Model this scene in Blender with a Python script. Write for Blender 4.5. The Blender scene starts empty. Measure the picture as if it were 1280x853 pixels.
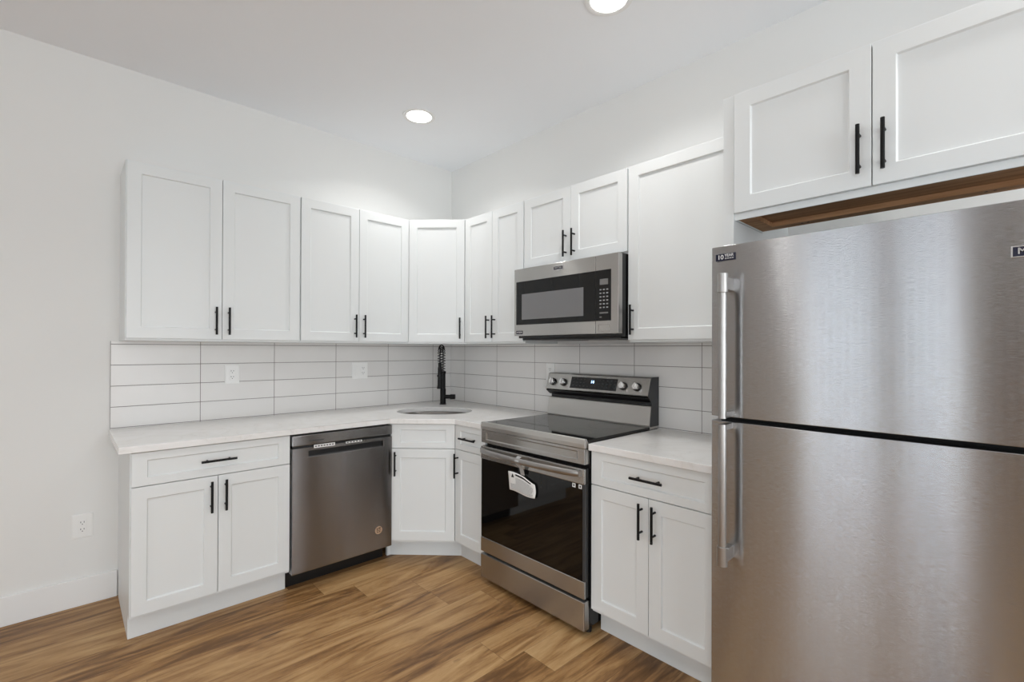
import bpy, bmesh, math, random
from mathutils import Vector, Matrix
from mathutils.geometry import tessellate_polygon
random.seed(4)
S = bpy.context.scene
COL = S.collection
R = math.radians

# ------------------------------------------------------------ camera, world, exposure
CAM = (-2.4219, -3.3567, 1.3406)
cd = bpy.data.cameras.new('camera'); cam = bpy.data.objects.new('camera', cd); COL.objects.link(cam)
S.camera = cam
cd.sensor_fit = 'HORIZONTAL'; cd.sensor_width = 36.0
cd.lens = 593.93 / 1280 * 36.0
cd.shift_x = -(642.46 - 640) / 1280
cd.shift_y = (434.89 - 426.5) / 1280
cd.clip_start = 0.02
_y, _p, _r = R(46.672), R(0.24), R(0.18)
f0 = Vector((math.cos(_y), math.sin(_y), 0)); r0 = Vector((math.sin(_y), -math.cos(_y), 0)); u0 = Vector((0, 0, 1))
fw = f0 * math.cos(_p) + u0 * math.sin(_p); up = u0 * math.cos(_p) - f0 * math.sin(_p)
rt = r0 * math.cos(_r) + up * math.sin(_r); up = up * math.cos(_r) - r0 * math.sin(_r)
cam.matrix_world = Matrix(((rt.x, up.x, -fw.x, CAM[0]), (rt.y, up.y, -fw.y, CAM[1]), (rt.z, up.z, -fw.z, CAM[2]), (0, 0, 0, 1)))

W = bpy.data.worlds.new('world'); S.world = W; W.use_nodes = True
WORLD_STRENGTH = 5.6
bg = W.node_tree.nodes['Background']; bg.inputs[0].default_value = (0.90, 0.955, 1.0, 1); bg.inputs[1].default_value = WORLD_STRENGTH
LAMP_W = 3.7            # each recessed ceiling lamp
LAMP_COL = (1.0, 0.985, 0.965)
S.view_settings.view_transform = 'Standard'; S.view_settings.look = 'None'
S.view_settings.gamma = 1.0; S.view_settings.use_curve_mapping = False
S.view_settings.exposure = 0.28
S.cycles.max_bounces = 10; S.cycles.diffuse_bounces = 6; S.cycles.glossy_bounces = 6
S.cycles.use_denoising = True
S.cycles.sample_clamp_indirect = 6.0

# room size
RX0, RY0, H = -5.6, -6.2, 2.878
ADDED_WIN = [(-3.04, -2.47, 0.16, 2.5), (-2.37, -1.56, 0.16, 2.5), (-5.75, -4.35, 0.3, 2.5)]   # unseen, added for daylight and fridge reflections: rear wall openings (y0, y1, z0, z1)
ADDED_WIN2 = [(-4.7, -3.3, 0.4, 2.5), (-2.7, -1.0, 0.3, 2.5)]                                 # unseen, added for soft fill light: near wall openings (x0, x1, z0, z1)

# ------------------------------------------------------------ materials
MATS = {}
def srgb(r, g, b):
    def f(c):
        c /= 255.0
        return c / 12.92 if c <= 0.04045 else ((c + 0.055) / 1.055) ** 2.4
    return (f(r), f(g), f(b), 1)
def mat(name, col, rough=0.5, metal=0.0, spec=0.5, bump=0.0, bscale=200.0, var=0.0, vscale=6.0, coat=0.0):
    m = bpy.data.materials.new(name); m.use_nodes = True
    nt = m.node_tree; p = nt.nodes['Principled BSDF']
    p.inputs['Base Color'].default_value = col; p.inputs['Roughness'].default_value = rough
    p.inputs['Metallic'].default_value = metal; p.inputs['Specular IOR Level'].default_value = spec
    p.inputs['Coat Weight'].default_value = coat
    tc = nt.nodes.new('ShaderNodeTexCoord')
    if bump:
        n = nt.nodes.new('ShaderNodeTexNoise'); n.inputs['Scale'].default_value = bscale; n.inputs['Detail'].default_value = 3
        nt.links.new(tc.outputs['Object'], n.inputs['Vector'])
        b = nt.nodes.new('ShaderNodeBump'); b.inputs['Strength'].default_value = bump; b.inputs['Distance'].default_value = 0.001
        nt.links.new(n.outputs['Fac'], b.inputs['Height']); nt.links.new(b.outputs[0], p.inputs['Normal'])
    if var:
        n = nt.nodes.new('ShaderNodeTexNoise'); n.inputs['Scale'].default_value = vscale; n.inputs['Detail'].default_value = 4
        nt.links.new(tc.outputs['Object'], n.inputs['Vector'])
        mx = nt.nodes.new('ShaderNodeMix'); mx.data_type = 'RGBA'
        mx.inputs['A'].default_value = col; mx.inputs['B'].default_value = tuple(c * (1 - var) for c in col[:3]) + (1,)
        nt.links.new(n.outputs['Fac'], mx.inputs['Factor']); nt.links.new(mx.outputs['Result'], p.inputs['Base Color'])
    MATS[name] = m
    return m
def math_node(nt, op, a, b=None, c=None):
    n = nt.nodes.new('ShaderNodeMath'); n.operation = op
    for i, v in enumerate((a, b, c)):
        if v is None: continue
        if isinstance(v, (int, float)): n.inputs[i].default_value = v
        else: nt.links.new(v, n.inputs[i])
    return n.outputs[0]

mat('wall_paint', srgb(232, 232, 230), 0.85, spec=0.25, bump=0.12, bscale=350, var=0.02, vscale=2)
mat('ceiling_paint', srgb(243, 245, 248), 0.9, spec=0.2, bump=0.1, bscale=300, var=0.02, vscale=2)
mat('trim_paint', srgb(236, 236, 235), 0.45, spec=0.4, bump=0.05, bscale=60)
mat('cabinet_white', srgb(228, 231, 231), 0.38, spec=0.45, bump=0.03, bscale=40, var=0.01)
mat('black_metal', srgb(22, 22, 23), 0.42, 0.6, bump=0.05)
mat('black_plastic', srgb(17, 17, 18), 0.4, bump=0.04)
mat('black_enamel', srgb(13, 13, 14), 0.22, bump=0.02)
mat('black_glass', srgb(9, 9, 9), 0.035, spec=0.42)
mat('cooktop_glass', srgb(10, 10, 11), 0.05, spec=0.3)
mat('window_mesh', srgb(118, 118, 120), 0.3, 0.0, bump=0.05, bscale=900)
mat('dark_grey', srgb(66, 67, 69), 0.45, 0.3, bump=0.03)
mat('mid_grey', srgb(128, 128, 128), 0.4, 0.5, bump=0.03)
mat('white_plastic', srgb(238, 238, 236), 0.35, bump=0.02)
mat('paper', srgb(232, 232, 230), 0.7, bump=0.1, bscale=80)
mat('ink', srgb(70, 70, 74), 0.7, bump=0.05)
mat('ink_dark', srgb(20, 20, 22), 0.7, bump=0.05)
mat('badge_blue', srgb(24, 24, 48), 0.3, 0.2, bump=0.02)
mat('copper_sticker', srgb(200, 172, 146), 0.35, 0.35, bump=0.03)
mat('brown_print', srgb(96, 70, 52), 0.5, bump=0.03)
mat('chrome', srgb(225, 225, 225), 0.12, 1.0, bump=0.02)
mat('dark_door', srgb(58, 44, 36), 0.45, bump=0.05)
mat('rubber', srgb(20, 20, 20), 0.8, bump=0.1)
mat('grey_film', srgb(165, 165, 165), 0.3, bump=0.05)

def steel(name, col, rough, aniso=1.0, ridge=1.7):
    m = mat(name, col, rough, 1.0)
    nt = m.node_tree; p = nt.nodes['Principled BSDF']
    p.inputs['Anisotropic'].default_value = aniso
    v = nt.nodes.new('ShaderNodeCombineXYZ')
    v.inputs[0].default_value, v.inputs[1].default_value, v.inputs[2].default_value = (0.03, 0.04, 1.0)
    nt.links.new(v.outputs[0], p.inputs['Tangent'])
    tc = nt.nodes.new('ShaderNodeTexCoord'); mp = nt.nodes.new('ShaderNodeMapping')
    mp.inputs['Scale'].default_value = (4, 4, 620)
    nt.links.new(tc.outputs['Object'], mp.inputs['Vector'])
    # brushed micro-ridges run horizontally: they tilt the normal up and down
    mp2 = nt.nodes.new('ShaderNodeMapping'); mp2.inputs['Scale'].default_value = (50, 50, 9000)
    nt.links.new(tc.outputs['Object'], mp2.inputs['Vector'])
    n2 = nt.nodes.new('ShaderNodeTexNoise'); n2.inputs['Scale'].default_value = 1.0; n2.inputs['Detail'].default_value = 1
    nt.links.new(mp2.outputs[0], n2.inputs['Vector'])
    zt = math_node(nt, 'MULTIPLY', math_node(nt, 'SUBTRACT', n2.outputs['Fac'], 0.5), ridge)
    cz = nt.nodes.new('ShaderNodeCombineXYZ'); nt.links.new(zt, cz.inputs[2])
    gg = nt.nodes.new('ShaderNodeNewGeometry')
    va = nt.nodes.new('ShaderNodeVectorMath'); va.operation = 'ADD'; nt.links.new(gg.outputs['Normal'], va.inputs[0]); nt.links.new(cz.outputs[0], va.inputs[1])
    vn = nt.nodes.new('ShaderNodeVectorMath'); vn.operation = 'NORMALIZE'; nt.links.new(va.outputs[0], vn.inputs[0]); nt.links.new(vn.outputs[0], p.inputs['Normal'])
    n = nt.nodes.new('ShaderNodeTexNoise'); n.inputs['Scale'].default_value = 1.0; n.inputs['Detail'].default_value = 3
    nt.links.new(mp.outputs[0], n.inputs['Vector'])
    mr = nt.nodes.new('ShaderNodeMapRange'); mr.inputs['To Min'].default_value = rough - 0.007; mr.inputs['To Max'].default_value = rough + 0.007
    nt.links.new(n.outputs['Fac'], mr.inputs['Value']); nt.links.new(mr.outputs[0], p.inputs['Roughness'])
    mx = nt.nodes.new('ShaderNodeMix'); mx.data_type = 'RGBA'
    mx.inputs['A'].default_value = tuple(c * 0.985 for c in col[:3]) + (1,); mx.inputs['B'].default_value = tuple(min(1, c * 1.0) for c in col[:3]) + (1,)
    nt.links.new(n.outputs['Fac'], mx.inputs['Factor']); nt.links.new(mx.outputs['Result'], p.inputs['Base Color'])
    return m
steel('fridge_steel', srgb(184, 185, 187), 0.24, ridge=1.15)
steel('steel', srgb(186, 184, 181), 0.26, ridge=0.5)
steel('steel_dark', srgb(160, 159, 160), 0.26, ridge=0.6)
steel('steel_bright', srgb(205, 203, 200), 0.28, ridge=0.4)
mat('steel_smooth', srgb(166, 163, 160), 0.34, 1.0, bump=0.02)
mat('sink_steel', srgb(128, 126, 123), 0.28, 1.0, bump=0.02)

def emis(name, col, strength):
    m = bpy.data.materials.new(name); m.use_nodes = True
    p = m.node_tree.nodes['Principled BSDF']
    p.inputs['Base Color'].default_value = (0.8, 0.8, 0.8, 1)
    p.inputs['Emission Color'].default_value = col; p.inputs['Emission Strength'].default_value = strength
    MATS[name] = m; return m
emis('lamp_lens', (1.0, 0.965, 0.92, 1), 6.0)
emis('clock_glow', (0.35, 0.6, 1.0, 1), 2.5)

def counter_mat():
    m = mat('quartz', srgb(236, 235, 233), 0.22, spec=0.5)
    nt = m.node_tree; p = nt.nodes['Principled BSDF']
    tc = nt.nodes.new('ShaderNodeTexCoord')
    n = nt.nodes.new('ShaderNodeTexNoise'); n.inputs['Scale'].default_value = 3.2; n.inputs['Detail'].default_value = 8; n.inputs['Distortion'].default_value = 1.6
    nt.links.new(tc.outputs['Object'], n.inputs['Vector'])
    cr = nt.nodes.new('ShaderNodeValToRGB')
    e = cr.color_ramp.elements
    e[0].position = 0.40; e[0].color = srgb(236, 235, 233)
    e[1].position = 0.62; e[1].color = srgb(238, 237, 236)
    a = e.new(0.495); a.color = srgb(234, 233, 231)
    a = e.new(0.505); a.color = srgb(228, 226, 223)
    a = e.new(0.515); a.color = srgb(234, 233, 231)
    nt.links.new(n.outputs['Fac'], cr.inputs[0]); nt.links.new(cr.outputs[0], p.inputs['Base Color'])
counter_mat()

def tile_mat(name, axis, first, pitch, z0, zp):
    m = mat(name, srgb(228, 226, 223), 0.3, spec=0.5)
    nt = m.node_tree; p = nt.nodes['Principled BSDF']
    g = nt.nodes.new('ShaderNodeNewGeometry'); sp = nt.nodes.new('ShaderNodeSeparateXYZ')
    nt.links.new(g.outputs['Position'], sp.inputs[0])
    def line(src, off, per, half):
        a = math_node(nt, 'SUBTRACT', src, off); a = math_node(nt, 'DIVIDE', a, per)
        a = math_node(nt, 'ADD', a, 0.5); a = math_node(nt, 'FRACT', a); a = math_node(nt, 'SUBTRACT', a, 0.5)
        a = math_node(nt, 'ABSOLUTE', a); a = math_node(nt, 'MULTIPLY', a, per)
        return math_node(nt, 'LESS_THAN', a, half)
    h = line(sp.outputs['XYZ'.index(axis)], first, pitch, 0.0016)
    v = line(sp.outputs[2], z0, zp, 0.0016)
    k = math_node(nt, 'MAXIMUM', h, v)
    n = nt.nodes.new('ShaderNodeTexNoise'); n.inputs['Scale'].default_value = 5; n.inputs['Detail'].default_value = 3
    nt.links.new(g.outputs['Position'], n.inputs['Vector'])
    m0 = nt.nodes.new('ShaderNodeMix'); m0.data_type = 'RGBA'
    m0.inputs['A'].default_value = srgb(230, 228, 226); m0.inputs['B'].default_value = srgb(222, 220, 217)
    nt.links.new(n.outputs['Fac'], m0.inputs['Factor'])
    mx = nt.nodes.new('ShaderNodeMix'); mx.data_type = 'RGBA'
    nt.links.new(k, mx.inputs['Factor']); nt.links.new(m0.outputs['Result'], mx.inputs['A']); mx.inputs['B'].default_value = srgb(128, 122, 118)
    nt.links.new(mx.outputs['Result'], p.inputs['Base Color'])
    rg = math_node(nt, 'MULTIPLY_ADD', k, 0.5, 0.27); nt.links.new(rg, p.inputs['Roughness'])
    hh = math_node(nt, 'MULTIPLY_ADD', n.outputs['Fac'], 0.6, 0); hh = math_node(nt, 'SUBTRACT', hh, k)
    b = nt.nodes.new('ShaderNodeBump'); b.inputs['Distance'].default_value = 0.0012; b.inputs['Strength'].default_value = 0.7
    nt.links.new(hh, b.inputs['Height']); nt.links.new(b.outputs[0], p.inputs['Normal'])
tile_mat('tile_left', 'X', -0.193, 0.4108, 0.910, 0.1135)
tile_mat('tile_right', 'Y', -0.202, 0.405, 0.910, 0.1135)

def wood_floor():
    m = mat('plank_floor', srgb(160, 120, 80), 0.42, spec=0.35)
    nt = m.node_tree; p = nt.nodes['Principled BSDF']; L = nt.links
    g = nt.nodes.new('ShaderNodeNewGeometry'); sp = nt.nodes.new('ShaderNodeSeparateXYZ'); L.new(g.outputs['Position'], sp.inputs[0])
    PW, PL = 0.182, 1.22
    yy = math_node(nt, 'DIVIDE', math_node(nt, 'ADD', sp.outputs[1], 0.03), PW)
    row = math_node(nt, 'FLOOR', yy)
    wn = nt.nodes.new('ShaderNodeTexWhiteNoise'); wn.noise_dimensions = '1D'; L.new(row, wn.inputs['W'])
    xx = math_node(nt, 'ADD', math_node(nt, 'DIVIDE', sp.outputs[0], PL), math_node(nt, 'MULTIPLY', wn.outputs['Value'], 7.3))
    pid = math_node(nt, 'FLOOR', xx)
    cb = nt.nodes.new('ShaderNodeCombineXYZ'); L.new(row, cb.inputs[0]); L.new(pid, cb.inputs[1])
    wn2 = nt.nodes.new('ShaderNodeTexWhiteNoise'); wn2.noise_dimensions = '3D'; L.new(cb.outputs[0], wn2.inputs['Vector'])
    # grain coordinate: stretched along the plank, shifted per plank
    gc = nt.nodes.new('ShaderNodeCombineXYZ')
    L.new(math_node(nt, 'MULTIPLY', sp.outputs[0], 1.0), gc.inputs[0])
    L.new(math_node(nt, 'MULTIPLY', sp.outputs[1], 8.5), gc.inputs[1])
    L.new(math_node(nt, 'MULTIPLY', wn2.outputs['Value'], 37.0), gc.inputs[2])
    def noise(scale, det, dist, rough=0.55):
        n = nt.nodes.new('ShaderNodeTexNoise'); n.inputs['Scale'].default_value = scale; n.inputs['Detail'].default_value = det
        n.inputs['Distortion'].default_value = dist; n.inputs['Roughness'].default_value = rough
        L.new(gc.outputs[0], n.inputs['Vector']); return n.outputs['Fac']
    broad = noise(1.15, 7, 2.0, 0.58); fine = noise(8.0, 9, 1.2, 0.75)
    t = math_node(nt, 'MULTIPLY_ADD', broad, 0.72, math_node(nt, 'MULTIPLY', fine, 0.25))
    t = math_node(nt, 'ADD', t, math_node(nt, 'MULTIPLY', wn2.outputs['Value'], 0.12))
    cr = nt.nodes.new('ShaderNodeValToRGB'); e = cr.color_ramp.elements
    e[0].position = 0.34; e[0].color = srgb(88, 60, 34)
    e[1].position = 0.78; e[1].color = srgb(200, 166, 120)
    for ps, c in ((0.43, (116, 83, 50)), (0.51, (150, 112, 70)), (0.62, (178, 141, 95))):
        a = e.new(ps); a.color = srgb(*c)
    L.new(t, cr.inputs[0])
    # knots / dark cracks
    kc2 = nt.nodes.new('ShaderNodeCombineXYZ')
    L.new(math_node(nt, 'MULTIPLY', sp.outputs[0], 3.2), kc2.inputs[0]); L.new(math_node(nt, 'MULTIPLY', sp.outputs[1], 15.0), kc2.inputs[1])
    L.new(math_node(nt, 'MULTIPLY', wn2.outputs['Value'], 21.0), kc2.inputs[2])
    nk = nt.nodes.new('ShaderNodeTexNoise'); nk.inputs['Scale'].default_value = 1.0; nk.inputs['Detail'].default_value = 5; nk.inputs['Distortion'].default_value = 0.8
    L.new(kc2.outputs[0], nk.inputs['Vector']); kn = nk.outputs['Fac']
    kc = nt.nodes.new('ShaderNodeMapRange'); kc.inputs['From Min'].default_value = 0.665; kc.inputs['From Max'].default_value = 0.76
    L.new(kn, kc.inputs['Value'])
    m1 = nt.nodes.new('ShaderNodeMix'); m1.data_type = 'RGBA'; m1.inputs['B'].default_value = srgb(66, 42, 26)
    L.new(math_node(nt, 'MULTIPLY', kc.outputs[0], 0.8), m1.inputs['Factor']); L.new(cr.outputs[0], m1.inputs['A'])
    # seams
    fy = math_node(nt, 'FRACT', yy); sy = math_node(nt, 'LESS_THAN', math_node(nt, 'MINIMUM', fy, math_node(nt, 'SUBTRACT', 1, fy)), 0.0055)
    fx = math_node(nt, 'FRACT', xx); sx = math_node(nt, 'LESS_THAN', math_node(nt, 'MINIMUM', fx, math_node(nt, 'SUBTRACT', 1, fx)), 0.0009)
    sm = math_node(nt, 'MAXIMUM', sx, sy)
    m2 = nt.nodes.new('ShaderNodeMix'); m2.data_type = 'RGBA'; m2.inputs['B'].default_value = srgb(84, 56, 34)
    L.new(math_node(nt, 'MULTIPLY', sm, 0.55), m2.inputs['Factor']); L.new(m1.outputs['Result'], m2.inputs['A'])
    L.new(m2.outputs['Result'], p.inputs['Base Color'])
    b = nt.nodes.new('ShaderNodeBump'); b.inputs['Distance'].default_value = 0.001; b.inputs['Strength'].default_value = 0.35
    L.new(math_node(nt, 'SUBTRACT', fine, sm), b.inputs['Height']); L.new(b.outputs[0], p.inputs['Normal'])
wood_floor()

def ply_mat():
    m = mat('raw_plywood', srgb(146, 108, 76), 0.7, spec=0.2)
    nt = m.node_tree; p = nt.nodes['Principled BSDF']
    tc = nt.nodes.new('ShaderNodeTexCoord'); mp = nt.nodes.new('ShaderNodeMapping'); mp.inputs['Scale'].default_value = (2, 30, 30)
    nt.links.new(tc.outputs['Object'], mp.inputs[0])
    n = nt.nodes.new('ShaderNodeTexNoise'); n.inputs['Scale'].default_value = 1.5; n.inputs['Detail'].default_value = 5
    nt.links.new(mp.outputs[0], n.inputs['Vector'])
    cr = nt.nodes.new('ShaderNodeValToRGB'); cr.color_ramp.elements[0].color = srgb(150, 108, 74); cr.color_ramp.elements[1].color = srgb(200, 156, 116)
    cr.color_ramp.elements[0].position = 0.3; cr.color_ramp.elements[1].position = 0.7
    nt.links.new(n.outputs['Fac'], cr.inputs[0]); nt.links.new(cr.outputs[0], p.inputs['Base Color'])
ply_mat()

def pane_mat():
    m = bpy.data.materials.new('window_glass'); m.use_nodes = True; nt = m.node_tree
    nt.nodes.remove(nt.nodes['Principled BSDF']); out = nt.nodes['Material Output']
    t = nt.nodes.new('ShaderNodeBsdfTransparent'); g = nt.nodes.new('ShaderNodeBsdfGlossy'); g.inputs['Roughness'].default_value = 0.02
    fr = nt.nodes.new('ShaderNodeFresnel'); fr.inputs[0].default_value = 1.45
    mx = nt.nodes.new('ShaderNodeMixShader'); nt.links.new(fr.outputs[0], mx.inputs[0]); nt.links.new(t.outputs[0], mx.inputs[1]); nt.links.new(g.outputs[0], mx.inputs[2])
    nt.links.new(mx.outputs[0], out.inputs[0]); MATS['window_glass'] = m
pane_mat()
def blind_mat():
    m = bpy.data.materials.new('blind_cloth'); m.use_nodes = True; nt = m.node_tree
    p = nt.nodes['Principled BSDF']; out = nt.nodes['Material Output']
    p.inputs['Base Color'].default_value = srgb(215, 218, 222); p.inputs['Roughness'].default_value = 0.9
    t = nt.nodes.new('ShaderNodeBsdfTransparent'); t.inputs[0].default_value = (0.95, 0.975, 1.0, 1)
    mx = nt.nodes.new('ShaderNodeMixShader'); mx.inputs[0].default_value = 0.58
    nt.links.new(p.outputs[0], mx.inputs[1]); nt.links.new(t.outputs[0], mx.inputs[2]); nt.links.new(mx.outputs[0], out.inputs[0])
    MATS['blind_cloth'] = m
blind_mat()

# ------------------------------------------------------------ mesh helpers
def NB(): return bmesh.new()
def box(bm, x0, x1, y0, y1, z0, z1):
    x0, x1 = min(x0, x1), max(x0, x1); y0, y1 = min(y0, y1), max(y0, y1); z0, z1 = min(z0, z1), max(z0, z1)
    v = [bm.verts.new(p) for p in ((x0, y0, z0), (x1, y0, z0), (x1, y1, z0), (x0, y1, z0), (x0, y0, z1), (x1, y0, z1), (x1, y1, z1), (x0, y1, z1))]
    for f in ((0, 3, 2, 1), (4, 5, 6, 7), (0, 1, 5, 4), (1, 2, 6, 5), (2, 3, 7, 6), (3, 0, 4, 7)):
        bm.faces.new([v[i] for i in f])
    return bm
def prism(bm, poly, lo, hi, axis='z'):
    """poly: list of 2D points; axis = extrusion axis. z:(x,y)  x:(y,z)"""
    def P(a, h): return (a[0], a[1], h) if axis == 'z' else (h, a[0], a[1])
    b = [bm.verts.new(P(a, lo)) for a in poly]; t = [bm.verts.new(P(a, hi)) for a in poly]
    n = len(poly)
    bm.faces.new(b[::-1]); bm.faces.new(t)
    for i in range(n): bm.faces.new((b[i], b[(i + 1) % n], t[(i + 1) % n], t[i]))
    return bm
def cyl(bm, p, q, r, seg=20, r2=None):
    p = Vector(p); q = Vector(q); d = (q - p); L = d.length
    M = Matrix.Translation((p + q) / 2) @ d.to_track_quat('Z', 'Y').to_matrix().to_4x4()
    bmesh.ops.create_cone(bm, cap_ends=True, segments=seg, radius1=r, radius2=r if r2 is None else r2, depth=L, matrix=M)
    return bm
def tube(bm, pts, rad, seg=12, ell=None, cap=True, upv=None):
    """sweep a circle (or ellipse: ell=(a along side, b along up)) along pts"""
    pts = [Vector(p) for p in pts]; rings = []
    u = None
    for i, p in enumerate(pts):
        t = (pts[min(i + 1, len(pts) - 1)] - pts[max(i - 1, 0)]).normalized()
        if upv is not None: u = (Vector(upv) - t * t.dot(Vector(upv))).normalized()
        elif u is None:
            a = Vector((0, 0, 1)) if abs(t.z) < 0.9 else Vector((1, 0, 0)); u = (a - t * t.dot(a)).normalized()
        else: u = (u - t * t.dot(u)).normalized()
        s = t.cross(u)
        r = rad[i] if isinstance(rad, (list, tuple)) else rad
        ea, eb = (ell if ell else (r, r))
        rings.append([bm.verts.new(p + s * math.cos(k * 2 * math.pi / seg) * ea + u * math.sin(k * 2 * math.pi / seg) * eb) for k in range(seg)])
    for a, b in zip(rings, rings[1:]):
        for k in range(seg): bm.faces.new((a[k], a[(k + 1) % seg], b[(k + 1) % seg], b[k]))
    if cap: bm.faces.new(rings[0][::-1]); bm.faces.new(rings[-1])
    return bm
def inset_panel(bm, x0, x1, z0, z1, yb, yf, ml, mr, mt, mb, depth, slope=0.004):
    """slab from y=yb (back) to y=yf (front, smaller y) with a recess in its front"""
    def rect(a, b, c, d, y): return [bm.verts.new(p) for p in ((a, y, c), (b, y, c), (b, y, d), (a, y, d))]
    bk = rect(x0, x1, z0, z1, yb); fr = rect(x0, x1, z0, z1, yf)
    a = rect(x0 + ml, x1 - mr, z0 + mb, z1 - mt, yf)
    c = rect(x0 + ml + slope, x1 - mr - slope, z0 + mb + slope, z1 - mt - slope, yf + depth)
    bm.faces.new(bk[::-1]); bm.faces.new(c)
    for A, B in ((bk, fr), (fr, a), (a, c)):
        for i in range(4): bm.faces.new((A[i], A[(i + 1) % 4], B[(i + 1) % 4], B[i]))
    return bm
def obj(name, bm, m, parent=None, bevel=0.0, smooth=False, loc=None, rotz=0, seg=2):
    bmesh.ops.recalc_face_normals(bm, faces=bm.faces[:])
    me = bpy.data.meshes.new(name); bm.to_mesh(me); bm.free()
    ms = m if isinstance(m, (list, tuple)) else [m]
    for k in ms: me.materials.append(MATS[k])
    o = bpy.data.objects.new(name, me); COL.objects.link(o)
    if parent: o.parent = parent
    if loc: o.location = loc
    if rotz: o.rotation_euler = (0, 0, rotz)
    if bevel:
        b = o.modifiers.new('bevel', 'BEVEL'); b.width = bevel; b.segments = seg; b.limit_method = 'ANGLE'; b.angle_limit = R(40)
        b.harden_normals = False
    if smooth:
        for f in me.polygons: f.use_smooth = True
        me.set_sharp_from_angle(angle=R(42))
    return o
def thing(name, label, cat, loc=(0, 0, 0), rotz=0, group=None):
    o = bpy.data.objects.new(name, None); COL.objects.link(o); o.location = loc; o.rotation_euler = (0, 0, rotz)
    o.empty_display_size = 0.1
    o['label'] = label; o['category'] = cat
    if group: o['group'] = group
    return o
def tag(o, label, cat, group=None):
    o['label'] = label; o['category'] = cat
    if group: o['group'] = group
    return o
def struct(name, bm, m, parent=None, bevel=0.0):
    o = obj(name, bm, m, parent, bevel)
    if not parent: o['kind'] = 'structure'
    return o
def bake_rotation(root):
    M = Matrix.Rotation(root.rotation_euler.z, 4, 'Z'); root.rotation_euler = (0, 0, 0)
    for o in root.children_recursive: o.data.transform(M)
def text(name, body, size, m, parent, loc, rot=(R(90), 0, 0), ext=0.0004, align='CENTER', sx=1.0, bold=0.0):
    cu = bpy.data.curves.new(name, 'FONT'); cu.body = body; cu.size = size; cu.extrude = ext; cu.align_x = align; cu.align_y = 'CENTER'; cu.offset = bold
    t = bpy.data.objects.new(name + '_tmp', cu); COL.objects.link(t)
    bpy.context.view_layer.update()
    me = bpy.data.meshes.new_from_object(t.evaluated_get(bpy.context.evaluated_depsgraph_get()))
    bpy.data.objects.remove(t); bpy.data.curves.remove(cu)
    me.materials.clear(); me.materials.append(MATS[m]); me.name = name
    o = bpy.data.objects.new(name, me); COL.objects.link(o); o.parent = parent; o.location = loc; o.rotation_euler = rot; o.scale = (sx, 1, 1)
    return o

# ------------------------------------------------------------ the room
T = 0.12
struct('floor', box(NB(), RX0 - T, T, RY0 - T, T, -0.1, 0), 'plank_floor')
struct('ceiling', box(NB(), RX0 - T, T, RY0 - T, T, H, H + 0.1), 'ceiling_paint')
struct('wall_left', box(NB(), RX0 - T, T, 0, T, 0, H), 'wall_paint')
struct('wall_right', box(NB(), 0, T, RY0 - T, 0, 0, H), 'wall_paint')
def holed_wall(name, lo, hi, holes, make):
    bm = NB(); c = lo
    for a, b, z0, z1 in sorted(holes):
        make(bm, c, a, 0, H); make(bm, a, b, 0, z0); make(bm, a, b, z1, H); c = b
    make(bm, c, hi, 0, H)
    return struct(name, bm, 'wall_paint')
holed_wall('wall_rear', RY0 - T, 0, ADDED_WIN, lambda bm, a, b, c, d: box(bm, RX0 - T, RX0, a, b, c, d))
holed_wall('wall_near', RX0, 0, ADDED_WIN2, lambda bm, a, b, c, d: box(bm, a, b, RY0 - T, RY0, c, d))
for k, (a, b, c, d) in enumerate(ADDED_WIN + ADDED_WIN2):
    rear = k < len(ADDED_WIN)
    o = bpy.data.objects.new('window_%d' % (k + 1), None); COL.objects.link(o); o['kind'] = 'structure'  # unseen window, added for the daylight it lets in
    cx = (a + b) / 2
    if rear: o.location = (RX0 - 0.03, cx, c); o.rotation_euler = (0, 0, R(90))
    else: o.location = (cx, RY0 - 0.03, c); o.rotation_euler = (0, 0, R(180))
    w = (b - a) / 2; h = d - c
    bm = NB()
    for x0, x1, z0, z1 in ((-w, -w + .05, 0, h), (w - .05, w, 0, h), (-w, w, 0, .05), (-w, w, h - .05, h), (-w, w, h / 2 - .02, h / 2 + .02)):
        box(bm, x0, x1, -0.03, 0.03, z0, z1)
    obj('window_frame', bm, 'trim_paint', o)
    obj('pane', box(NB(), -w + .04, w - .04, -0.003, 0.003, .04, h - .04), 'window_glass', o)
    if k < 2:   # unseen screen added to band the fridge's reflection, bright slit at outer edge
        # local x runs along world +y
        l0, l1 = (-w + (.10 if k == 0 else .055), w - (.10 if k == 1 else .055))
        bl = obj('blind', box(NB(), l0, l1, -0.040, -0.038, .03, h - .02), 'blind_cloth', o)
    # daylight is sampled through the opening
    ld = bpy.data.lights.new('window_portal', 'AREA'); ld.shape = 'RECTANGLE'; ld.size = 2 * w; ld.size_y = h; ld.cycles.is_portal = True
    lo = bpy.data.objects.new('window_portal', ld); COL.objects.link(lo)
    if rear: lo.location = (RX0 - T - 0.01, cx, c + h / 2); lo.rotation_euler = (R(90), 0, R(-90))
    else: lo.location = (cx, RY0 - T - 0.01, c + h / 2); lo.rotation_euler = (R(90), 0, 0)
    # casing on the room side
    bm = NB(); e = 0.07
    if rear:
        for y0, y1, z0, z1 in ((a - (e if k == 0 else .0695), a, c - e, d + e), (b, b + min(e, 0.02), c - e, d + e), (a, b, d, d + e), (a, b, c - e, c)): box(bm, RX0, RX0 + .015, y0, y1, z0, z1)
    else:
        for y0, y1, z0, z1 in ((a - e, a, c - e, d + e), (b, b + e, c - e, d + e), (a, b, d, d + e), (a, b, c - e, c)): box(bm, y0, y1, RY0, RY0 + .015, z0, z1)
    struct('trim_%d' % (k + 1), bm, 'trim_paint')

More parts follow.
